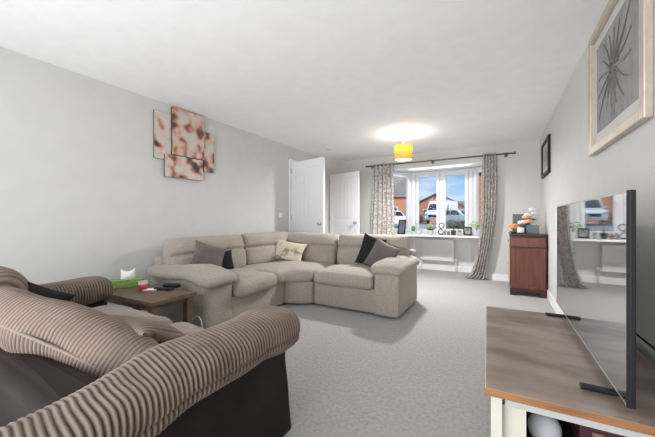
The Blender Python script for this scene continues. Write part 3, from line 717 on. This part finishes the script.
for i, (c, r, mm_) in enumerate([((-.05, -.04, .155), .045, 'whitefl'), ((.02, -.07, .17), .045, 'pinkfl'), ((-.01, -.02, .235), .036, 'pinkfl'), ((.02, .01, .265), .038, 'whitefl'), ((.075, .02, .345), .035, 'whitefl'), ((.03, -.05, .11), .03, 'green'), ((.075, -.02, .20), .03, 'green'), ((.09, -.03, .29), .025, 'whitefl')]):
    fb = bmesh.new(); flower(fb, c, r*1.35); obj('flower_head', fb, M[mm_], fv, True)
    sb = bmesh.new(); tube(sb, [(0, 0, .12), (c[0]*.4, c[1]*.4, max(.13, c[2]*.7)), (c[0], c[1], max(.135, c[2]))], .0025, 5); obj('stem', sb, M['green'], fv, True)

# ------------------------------------------------------------------ radiator
ra = thing('radiator', 'white panel radiator on the wall under the bay window', 'radiator', (-1.125, 6.585, 0))
rb = B(-.31, .31, -.052, -.03, .215, .645, bev=.006)
for i in range(17): box(rb, -.285+i*.0335, -.262+i*.0335, -.0575, -.05, .25, .61, bev=.005)
obj('panel', rb, M['radi'], ra)
gr = B(-.312, .312, -.056, .02, .645, .657, bev=.003)
for i in range(20): box(gr, -.30+i*.03, -.282+i*.03, -.045, .01, .656, .659)
obj('top_grille', gr, M['radi'], ra)
obj('rear_panel', B(-.31, .31, -.005, .02, .215, .645, bev=.006), M['radi'], ra)
for s in (-1, 1):
    vb = lathe(bmesh.new(), [(0, 0), (.014, 0), (.014, .03), (.019, .035), (.019, .075), (0, .08)], 14, T(s*.345, -.02, .20)); tube(vb, [(s*.345, -.02, .23), (s*.30, -.02, .235)], .009); tube(vb, [(s*.345, -.02, .21), (s*.345, -.02, .0)], .0075)
    obj('valve', vb, M['radi'], ra, True)
obj('bracket', B(-.25, -.22, .018, .064, .5, .6), M['radi'], ra)

# ------------------------------------------------------------------ curtain rail and curtains
cr_ = thing('curtain_rail', 'long pewter curtain rail with ball finials above the bay window', 'curtain rail', (-1.13, 5.95, 2.20))
obj('pole', tube(bmesh.new(), [(-1.30, 0, 0), (0, 0, 0), (1.30, 0, 0)], .013, 14), M['rod'], cr_, True)
for s in (-1, 1): obj('finial', lathe(bmesh.new(), [(0, 0), (.016, 0), (.016, .012), (.011, .018), (.024, .034), (.026, .045), (.018, .058), (0, .062)], 18, T(s*1.30, 0, 0) @ RY(s*PI/2)), M['rod'], cr_, True)
for x in (-1.24, .0, 1.22):
    bb_ = tube(bmesh.new(), [(x, 0, -.013), (x, .05, -.02), (x, .085, -.02)], .007); lathe(bb_, [(0, 0), (.026, 0), (.026, .012), (0, .014)], 18, T(x, .099, -.02) @ RX(PI/2)); lathe(bb_, [(.013, -.011), (.018, -.011), (.018, .011), (.013, .011)], 16, T(x, 0, 0) @ RY(PI/2))
    obj('bracket', bb_, M['rod'], cr_, True)
def curtain(label, tx0, tx1, path, folds, y0=5.95, seed=0):
    """path: list of (z, x0, x1, y, foldamp) from top to bottom"""
    t = thing('curtain', label, 'curtain', ((tx0+tx1)/2, y0, 0), 0, 'pair of curtains at the bay window')
    nu, nv = folds*14, 60; bm = bmesh.new(); uv = bm.loops.layers.uv.new('UVMap'); g = []
    for j in range(nv+1):
        s = j/nv*(len(path)-1); i = min(int(s), len(path)-2); f = s-i; f = f*f*(3-2*f)*.5+f*.5
        a, b_ = path[i], path[i+1]; z, xa, xb, y, am = [a[k]*(1-f)+b_[k]*f for k in range(5)]
        row = []
        for i2 in range(nu+1):
            u = i2/nu; ph = u*folds*2*PI
            x = xa+(xb-xa)*u+.010*math.sin(ph*2)*.5; yy = y+am*math.sin(ph+.25*math.sin(z*2+seed))+.012*noise.noise(Vector((u*5, z*2, seed)))
            row.append((bm.verts.new((x-(tx0+tx1)/2, yy-y0, z)), u, z))
        g.append(row)
    for j in range(nv):
        for i in range(nu):
            q = (g[j][i], g[j][i+1], g[j+1][i+1], g[j+1][i]); f = bm.faces.new([k[0] for k in q])
            for lp, k in zip(f.loops, q): lp[uv].uv = (k[1]*1.6, k[2])
    o = obj('cloth', bm, M['curtain'], t, True)
    sm = o.modifiers.new('thick', 'SOLIDIFY'); sm.thickness = .004
    for k in range(folds*2):
        x = tx0+(tx1-tx0)*(k+.5)/(folds*2)
        obj('eyelet', lathe(bmesh.new(), [(.015, -.003), (.024, -.003), (.024, .003), (.015, .003), (.015, -.003)], 16, T(x-(tx0+tx1)/2, 0, 2.20) @ RY(PI/2+.5*(-1)**k)), M['rod'], t, True)
curtain('beige patterned curtain hanging straight at the left side of the bay window', -2.32, -1.90, [(2.235, -2.32, -1.90, 5.95, .035), (1.6, -2.34, -1.88, 5.95, .04), (.9, -2.37, -1.86, 5.94, .045), (.02, -2.40, -1.86, 5.93, .05)], 5)
curtain('beige patterned curtain at the right of the bay window sweeping sideways to the floor', -.275, -.065, [(2.235, -.275, -.065, 5.95, .035), (1.7, -.29, -.055, 5.94, .04), (1.2, -.285, -.075, 5.93, .045), (.75, -.315, -.13, 5.93, .045), (.35, -.38, -.19, 5.95, .05), (.10, -.455, -.225, 5.98, .055), (.015, -.57, -.25, 6.0, .05)], 5, seed=3)

# ------------------------------------------------------------------ pendant lamp and smoke alarm
pn = thing('pendant_lamp', 'mustard yellow drum pendant lamp hanging from the ceiling', 'lamp', (-1.29, 4.57, 2.40))
obj('ceiling_rose', lathe(bmesh.new(), [(0, 0), (.06, 0), (.055, -.018), (.02, -.03), (0, -.03)], 24), M['brass'], pn, True)
obj('cord', tube(bmesh.new(), [(0, 0, -.028), (0, 0, -.1), (0, 0, -.23)], .004, 8), M['white'], pn)
sh = lathe(bmesh.new(), [(.137, -.185), (.125, -.405), (.1235, -.405), (.1355, -.185), (.137, -.185)], 40)
obj('lamp_shade', sh, M['shade'], pn, True)
obj('diffuser', lathe(bmesh.new(), [(0, -.398), (.123, -.398), (.123, -.402), (0, -.402)], 40), M['diffuser'], pn)
obj('bulb', lathe(bmesh.new(), [(0, -.23), (.015, -.235), (.016, -.26), (.03, -.29), (.026, -.325), (0, -.335)], 18), mat('lit_bulb', (.9, .9, .9), .5, emit=(1, .85, .6), es=6), pn, True)
sp3 = bmesh.new()
for k in range(3): tube(sp3, [(0, 0, -.232), (.135*math.cos(k*2.094), .135*math.sin(k*2.094), -.19)], .002, 5)
obj('spider_ring', sp3, M['darkmetal'], pn)
pl = bpy.data.objects.new('pendant_light', bpy.data.lights.new('pendant_light', 'POINT')); C.objects.link(pl); pl.location = (-1.29, 4.57, 2.40-.21); pl.data.energy = 5.5; pl.data.color = (1, .96, .92); pl.data.shadow_soft_size = .05
dl_ = area('pendant_downlight', (-1.29, 4.57, 1.992), (0, 0, -1), .18, .18, 40, (.99, .99, 1)); dl_.data.shape = 'DISK'
sm_ = thing('smoke_alarm', 'small round white smoke alarm on the ceiling near the doors', 'smoke alarm', (-2.75, 4.82, 2.40))
obj('alarm_body', lathe(bmesh.new(), [(0, 0), (.055, 0), (.055, -.012), (.048, -.03), (.02, -.036), (0, -.036)], 28), mat('alarm_white', (.62, .62, .62), .5), sm_, True)
obj('test_button', lathe(bmesh.new(), [(0, -.0355), (.01, -.0355), (.009, -.039), (0, -.039)], 12), M['pot'], sm_)

# ------------------------------------------------------------------ things on the window sill
ZS = .7655
def leaf(bm, base, tip, w, curl=.2):
    b0, t0 = Vector(base), Vector(tip); d = t0-b0; sd = d.cross(Vector((0, 0, 1)))
    if sd.length < 1e-4: sd = Vector((1, 0, 0))
    sd.normalize(); nn_ = sd.cross(d).normalized(); k = 6; rows = []
    for i in range(k+1):
        s = i/k; ww = w*math.sin(PI*min(1, s*.92+.04))**.8; c = b0+d*s+nn_*curl*d.length*(s-s*s)
        rows.append((bm.verts.new(c-sd*ww/2), bm.verts.new(c-nn_*ww*.18), bm.verts.new(c+sd*ww/2)))
    for a, b2 in zip(rows, rows[1:]):
        bm.faces.new((a[0], a[1], b2[1], b2[0])); bm.faces.new((a[1], a[2], b2[2], b2[1]))
def pot(t, r, h, m):
    obj('pot', lathe(bmesh.new(), [(0, 0), (r*.75, 0), (r*.98, h*.9), (r*1.06, h*.92), (r*1.06, h), (r*.92, h), (r*.9, h*.86), (0, h*.86)], 24), M[m], t, True)
    obj('soil', lathe(bmesh.new(), [(0, h*.861), (r*.88, h*.861), (r*.86, h*.88), (0, h*.9)], 20), M['soil'], t)
def solid(o, th=.0012): md = o.modifiers.new('thick', 'SOLIDIFY'); md.thickness = th; return o
def photo_stand(label, x, y, w, h, rz, m='black', pm='snow', tilt=14):
    t = thing('framed_photograph', label, 'photo frame', (x, y, ZS), rz)
    M4 = RX(R(-tilt)); f = .022; b_ = bmesh.new()
    for x0, x1, z0, z1 in ((-w/2, -w/2+f, 0, h), (w/2-f, w/2, 0, h), (-w/2+f, w/2-f, 0, f), (-w/2+f, w/2-f, h-f, h)): box(b_, x0, x1, -.008, .008, z0, z1, bev=.002, M4=M4)
    obj('frame', b_, M[m], t)
    obj('photo', box(bmesh.new(), -w/2+f-.002, w/2-f+.002, -.003, .005, f-.002, h-f+.002, M4=M4), M[pm], t)
    obj('easel_back', prism(bmesh.new(), [(-.02, 0), (.02, 0), (.012, h*.66), (-.012, h*.66)], 0, .003, M4=T(0, h*.42, 0) @ RX(R(90+tilt+6))), M['black'], t)
M['darkphoto'] = mat('dark_photo', (.16, .17, .20), .25, vcol=(.10, .10, .13), vscale=7)
photo_stand('tall dark framed photo leaning on the sill at the left end of the bay', -1.80, 6.20, .17, .31, R(-12), pm='darkphoto')
photo_stand('black framed small photo standing near the right end of the sill', -.545, 6.36, .15, .17, R(10))
# cactus
t = thing('cactus', 'small green cactus in a white pot at the left of the sill', 'plant', (-1.60, 6.42, ZS))
pot(t, .045, .06, 'pot'); bm = lathe(bmesh.new(), [(0, .05), (.02, .053), (.034, .08), (.036, .12), (.027, .155), (.012, .172), (0, .176)], 20)
for v in bm.verts:
    a = math.atan2(v.co.y, v.co.x); k = 1+.10*math.cos(a*10); v.co.x *= k; v.co.y *= k
obj('cactus_body', bm, M['green'], t, True)
# sprig
t = thing('potted_sprig', 'sparse twiggy sprig in a white pot beside the cactus', 'plant', (-1.46, 6.36, ZS)); pot(t, .05, .065, 'pot')
sb = bmesh.new(); lb = bmesh.new()
for k, (dx, dz) in enumerate([(-.10, .16), (-.06, .22), (.02, .13), (.07, .14), (.10, .12)]):
    tube(sb, [(0, 0, .055), (dx*.4, .01*k-.02, dz*.6), (dx, .012*k-.02, dz)], .0028, 5)
    for q in range(4):
        s = .5+q*.16; p = Vector((dx*s, .012*k-.02, dz*s)); leaf(lb, p, p+Vector((.03*(-1)**q, .004, .025)), .014)
obj('stem', sb, M['green'], t, True); solid(obj('foliage', lb, mat('grey_green_leaf', (.10, .15, .07), .5), t, True))
# yellow flowered plant
t = thing('flowering_plant', 'leafy plant with yellow-green flowers in a white pot on the sill', 'plant', (-1.235, 6.34, ZS)); pot(t, .068, .085, 'pot')
lb = bmesh.new(); fb = bmesh.new(); sb = bmesh.new()
for k in range(16):
    a = k*2.4; e = .05+.03*(k % 3); h_ = .10+.035*(k % 3); leaf(lb, (0, 0, .078), (math.cos(a)*e*1.8, math.sin(a)*e*1.1, h_), .026)
for k, (x, z) in enumerate([(-.03, .20), (.015, .215), (.05, .19), (.005, .18), (-.01, .235)]):
    flower(fb, (x, .008*k-.02, z), .017, 5); tube(sb, [(0, 0, .075), (x*.5, 0, z*.7), (x, .008*k-.02, z)], .002, 5)
tube(sb, [(0, 0, .075), (-.07, -.01, .12), (-.11, -.01, .07)], .002, 5)
solid(obj('foliage', lb, mat('dark_leaf', (.05, .10, .03), .5), t, True)); obj('flowers', fb, M['yellowfl'], t, True); obj('stem', sb, M['green'], t, True)
# ampersand ornament
t = thing('ampersand_ornament', 'dark wire ampersand ornament standing at the middle of the sill', 'ornament', (-1.015, 6.36, ZS))
pts = [(.075, .0), (.02, .06), (-.045, .145), (-.052, .185), (-.03, .215), (.005, .222), (.035, .205), (.042, .17), (.02, .135), (-.03, .105), (-.065, .065), (-.062, .025), (-.03, .006), (.01, .01), (.05, .045), (.075, .095)]
def cr_spline(P, n=6):
    out = []
    for i in range(len(P)-1):
        p0, p1, p2, p3 = [Vector((*P[max(0, min(len(P)-1, i+k))], 0)) for k in (-1, 0, 1, 2)]
        for j in range(n):
            s = j/n; out.append(.5*((2*p1)+(-p0+p2)*s+(2*p0-5*p1+4*p2-p3)*s*s+(-p0+3*p1-3*p2+p3)*s**3))
    out.append(Vector((*P[-1], 0))); return out
obj('ampersand', tube(bmesh.new(), [(p.x, 0, p.y+.010) for p in cr_spline(pts)], .0085, 8), mat('gunmetal', (.07, .065, .06), .4, metal=.3), t, True)
obj('foot', B(-.06, .08, -.02, .02, 0, .008, bev=.002), M['darkmetal'], t)
# three small pots
t = thing('small_pot', group='small pots on the sill', label='tiny terracotta pot with a seedling, left of the dark pot on the sill', cat='plant pot', loc=(-.885, 6.33, ZS)); pot(t, .032, .055, 'terra')
lb = bmesh.new(); [leaf(lb, (0, 0, .05), (.03*math.cos(k*1.3), .03*math.sin(k*1.3), .085+.01*(k % 2)), .016) for k in range(6)]; solid(obj('foliage', lb, M['green'], t, True))
t = thing('small_pot', group='small pots on the sill', label='dark blue-grey pot with spiky leaves on the sill', cat='plant pot', loc=(-.80, 6.37, ZS)); pot(t, .052, .095, 'darkpot')
lb = bmesh.new(); [leaf(lb, (0, 0, .085), (.045*math.cos(k*1.1), .03*math.sin(k*1.1), .145+.02*(k % 3)), .012) for k in range(9)]; solid(obj('foliage', lb, mat('grey_leaf', (.10, .12, .09), .5), t, True))
t = thing('small_pot', group='small pots on the sill', label='small stone coloured pot of succulents, right of the dark pot on the sill', cat='plant pot', loc=(-.69, 6.35, ZS)); pot(t, .042, .06, 'cream')
lb = bmesh.new(); [leaf(lb, (0, 0, .052), (.045*math.cos(k*.9), .03*math.sin(k*.9), .085+.012*(k % 3)), .02) for k in range(9)]; solid(obj('foliage', lb, M['green'], t, True))
t = thing('leafy_plant', 'plant with broad bright green leaves in a white pot beside the right curtain', 'plant', (-.375, 6.22, ZS)); pot(t, .062, .10, 'pot')
lb = bmesh.new(); sb = bmesh.new()
for k, (x, y, z) in enumerate([(-.11, -.02, .23), (-.06, -.03, .27), (-.02, .02, .22), (-.08, .01, .19), (.03, -.02, .24), (.02, .02, .17)]):
    tube(sb, [(0, 0, .09), (x*.3, y*.3, z*.7), (x*.65, y*.65, z)], .003, 5); leaf(lb, (x*.6, y*.6, z), (x*1.1-.02, y*1.3, z-.02+.01*k), .085)
obj('stem', sb, M['green'], t, True); solid(obj('foliage', lb, mat('bright_leaf', (.13, .42, .06), .4), t, True))

# ------------------------------------------------------------------ outside
gd = bmesh.new()
vs_ = [gd.verts.new(p) for p in [(-60, 6.95, -.25), (25, 6.95, -.25), (25, 24, .30), (-60, 24, .30), (25, 34, .62), (-60, 34, .62), (25, 120, .8), (-60, 120, .8)]]
gd.faces.new((vs_[0], vs_[1], vs_[2], vs_[3])); gd.faces.new((vs_[3], vs_[2], vs_[4], vs_[5])); gd.faces.new((vs_[5], vs_[4], vs_[6], vs_[7]))
bmesh.ops.recalc_face_normals(gd, faces=gd.faces[:])
struct('road', gd, M['asphalt'])
def gy(y): return -.25+.55*(y-6.95)/17.05 if y < 24 else .30+.32*(y-24)/10 if y < 34 else .62
def house(label, x, y, rz, w, d, he, hr, roofm='rooft', gable_front=True, wins=()):
    t = thing('house', label, 'house', (x, y, gy(y)-.1), rz, 'brick houses across the road')
    wb_ = bmesh.new()
    if gable_front:
        prism(wb_, [(-w/2, 0), (w/2, 0), (w/2, he), (0, hr), (-w/2, he)], 0, d, M4=Matrix(((1, 0, 0, 0), (0, 0, 1, 0), (0, 1, 0, 0), (0, 0, 0, 1))))
        rf = bmesh.new(); ov = .25; sl_ = (hr-he)/(w/2)
        for s in (-1, 1):
            prism(rf, [(0, hr+.02), (s*(w/2+ov), he-ov*sl_+.02), (s*(w/2+ov), he-ov*sl_+.15), (0, hr+.15)], -ov, d+ov, M4=Matrix(((1, 0, 0, 0), (0, 0, 1, 0), (0, 1, 0, 0), (0, 0, 0, 1))))
    else:
        prism(wb_, [(0, 0), (d, 0), (d, he), (d/2, hr), (0, he)], -w/2, w/2, M4=Matrix(((0, 0, 1, 0), (1, 0, 0, 0), (0, 1, 0, 0), (0, 0, 0, 1))))
        rf = bmesh.new(); ov = .3; sl_ = (hr-he)/(d/2)
        prism(rf, [(-ov, he-ov*sl_+.02), (d/2, hr+.02), (d+ov, he-ov*sl_+.02), (d+ov, he-ov*sl_+.16), (d/2, hr+.16), (-ov, he-ov*sl_+.16)], -w/2-ov, w/2+ov, M4=Matrix(((0, 0, 1, 0), (1, 0, 0, 0), (0, 1, 0, 0), (0, 0, 0, 1))))
    obj('wall', wb_, M['brick'], t); obj('roof', rf, M[roofm], t)
    gt = bmesh.new(); box(gt, -w/2-.2, w/2+.2, -.28, -.18, he-.25, he-.12) if not gable_front else None
    if not gable_front: obj('gutter', gt, M['white'], t)
    else: gt.free()
    for (wx, wz, ww, wh_) in wins:
        f = box(bmesh.new(), wx-ww/2, wx+ww/2, -.05, .03, wz, wz+wh_); fo = obj('window', f, M['white'], t)
        obj('pane', box(bmesh.new(), wx-ww/2+.07, wx+ww/2-.07, -.07, -.05, wz+.07, wz+wh_-.07), M['houseglass'], fo)
house('brick garage with a broad gable behind the white van', -7.05, 40, R(6), 6.0, 7, 2.3, 3.75, wins=((-1.2, .6, .9, 1.2),))
house('brick house with a brown tiled roof seen through the left pane of the bay', -12.9, 29.5, R(24), 9.5, 6, 3.35, 5.5, 'roofbrown', False, wins=((-2, .9, 1.2, 1.2), (1.2, .9, 1.2, 1.2), (3.4, 0.0, .9, 2.0)))
house('long brick house with a grey roof seen through the right front pane', 1.0, 52, R(-3), 16, 7, 2.2, 3.5, 'rooft', False, wins=((-4.6, .9, 1.3, 1.1), (-2, .9, 1.1, 1.1)))
nb = thing('brick_pier', 'neighbouring brick wall seen through the right side of the bay', 'wall', (.6, 8.4, -.25))
obj('brickwork', B(-1.25, 1.0, 0, .35, 0, 4.6), M['brick'], nb); obj('coping', B(-1.27, 1.02, -.03, .38, 4.6, 4.7), M['rooft'], nb)
dl = thing('outdoor_lantern', 'dark wall lantern high on the neighbouring brick wall', 'lantern', (-.46, 8.34, 2.15))
obj('lantern_body', lathe(bmesh.new(), [(0, 0), (.05, .01), (.065, .14), (.085, .15), (.02, .21), (0, .22)], 8), M['black'], dl); obj('bracket', B(-.015, .015, .0, .06, .10, .14), M['black'], dl)

def wheel(t, x, y, r, w=.2):
    wb_ = lathe(bmesh.new(), [(0, -w/2), (r*.9, -w/2), (r, -w*.35), (r, w*.35), (r*.9, w/2), (0, w/2)], 20, T(x, y, r) @ RX(PI/2)); wo_ = obj('wheel', wb_, M['tyre'], t, True)
    obj('hubcap', lathe(bmesh.new(), [(0, -w*.55), (r*.55, -w*.55), (r*.6, 0), (r*.55, w*.55), (0, w*.55)], 14, T(x, y, r) @ RX(PI/2)), M['silver'], wo_)
def vehicle(name, label, x, y, rz, prof, glass, w, m, r, wx, lights=None, cat='car'):
    t = thing(name, label, cat, (x, y, gy(y)+.02), rz)
    XZ = Matrix(((1, 0, 0, 0), (0, 0, 1, 0), (0, 1, 0, 0), (0, 0, 0, 1)))
    obj('body', prism(bmesh.new(), prof, -w/2, w/2, bev=.06, M4=XZ), m, t)
    for gp in glass: obj('side_window', prism(bmesh.new(), gp, -w/2-.006, w/2+.006, M4=XZ), M['carglass'], t)
    for a in wx:
        for s in (-1, 1): wheel(t, a, s*(w/2-.1), r)
    return t
van = vehicle('white_van', 'tall white panel van parked in front of the brick garage', -5.35, 33.6, R(-97),
    [(-2.6, .35), (2.55, .35), (2.7, .55), (2.7, .95), (2.55, 1.15), (1.95, 1.30), (1.35, 2.15), (1.1, 2.35), (-2.55, 2.4), (-2.65, 2.2)], [[(1.15, 1.35), (1.85, 1.33), (1.38, 2.0), (1.15, 2.05)]], 1.95, M['vanwhite'], .34, (-1.7, 1.75), cat='van')
obj('windscreen', prism(bmesh.new(), [(-.85, 0), (.85, 0), (.78, .80), (-.78, .80)], 0, .02, M4=T(1.93, 0, 1.36) @ RZ(R(90)) @ RX(R(90-35))), M['carglass'], van)
obj('grille', B(2.69, 2.73, -.55, .55, .62, .88, bev=.01), M['black'], van)
for s in (-1, 1): obj('headlight', B(2.60, 2.72, s*.78-.13, s*.78+.13, .80, 1.02, bev=.03), M['silver'], van)
carp = [(-2.1, .3), (2.1, .3), (2.15, .6), (2.0, .82), (1.1, .95), (.45, 1.42), (-1.1, 1.46), (-1.9, 1.0), (-2.15, .9)]
carg = [[(-1.55, 1.0), (-.35, .98), (-.35, 1.36), (-1.05, 1.38)], [(-.28, .98), (.85, .97), (.40, 1.34), (-.28, 1.36)]]
cc = vehicle('silver_car', 'silver car parked at the right beyond the bay window', -3.0, 28.6, R(-40), carp, carg, 1.7, M['carsilver'], .31, (-1.3, 1.35))
obj('windscreen', prism(bmesh.new(), [(-.70, 0), (.70, 0), (.6, .62), (-.6, .62)], 0, .02, M4=T(1.07, 0, .985) @ RZ(R(90)) @ RX(R(90-54))), M['carglass'], cc)
cc = vehicle('white_car', 'white car parked behind the tall photo frame at the left of the bay', -8.4, 25.5, R(70), carp, carg, 1.7, M['vanwhite'], .31, (-1.3, 1.35))
obj('rear_window', prism(bmesh.new(), [(-.68, 0), (.68, 0), (.6, .5), (-.6, .5)], 0, .02, M4=T(-1.83, 0, 1.06) @ RZ(R(-90)) @ RX(R(90-50))), M['carglass'], cc)
for s in (-1, 1): obj('tail_light', B(-2.17, -2.05, s*.65-.12, s*.65+.12, .68, .86, bev=.02), M['taillight'], cc)
def shrub(x, y, w, h, lab, seed):
    t = thing('shrub', lab, 'shrub', (x, y, gy(y)-.03)); rnd = random.Random(seed); fb = bmesh.new(); sb = bmesh.new()
    for k in range(26):
        a = rnd.uniform(0, 2*PI); rr = rnd.uniform(.1, 1)*w/2; z = rnd.uniform(.25, 1)*h
        p = Vector((rr*math.cos(a), rr*math.sin(a)*.6, z)); tube(sb, [(0, 0, 0), tuple(p*.5+Vector((0, 0, .05))), tuple(p)], [.03, .02, .008], 4)
        for q in range(14):
            d = Vector((rnd.uniform(-1, 1), rnd.uniform(-1, 1), rnd.uniform(-1, 1)))*.22; leaf(fb, p+d, p+d+Vector((rnd.uniform(-.1, .1), rnd.uniform(-.1, .1), .08)), .06)
    obj('branches', sb, mat('twig', (.07, .045, .03), .9), t); solid(obj('foliage', fb, M['hedge'], t), .004)
shrub(-3.25, 25.2, 1.3, .5, 'dark twiggy shrub in front of the silver car', 1)
shrub(-8.3, 36.5, 2.0, .9, 'low shrub at the foot of the brick garage, left of the van', 2)
shrub(-2.35, 24.0, 1.1, .45, 'low dark shrub nearest the bay, right of the white van', 4)
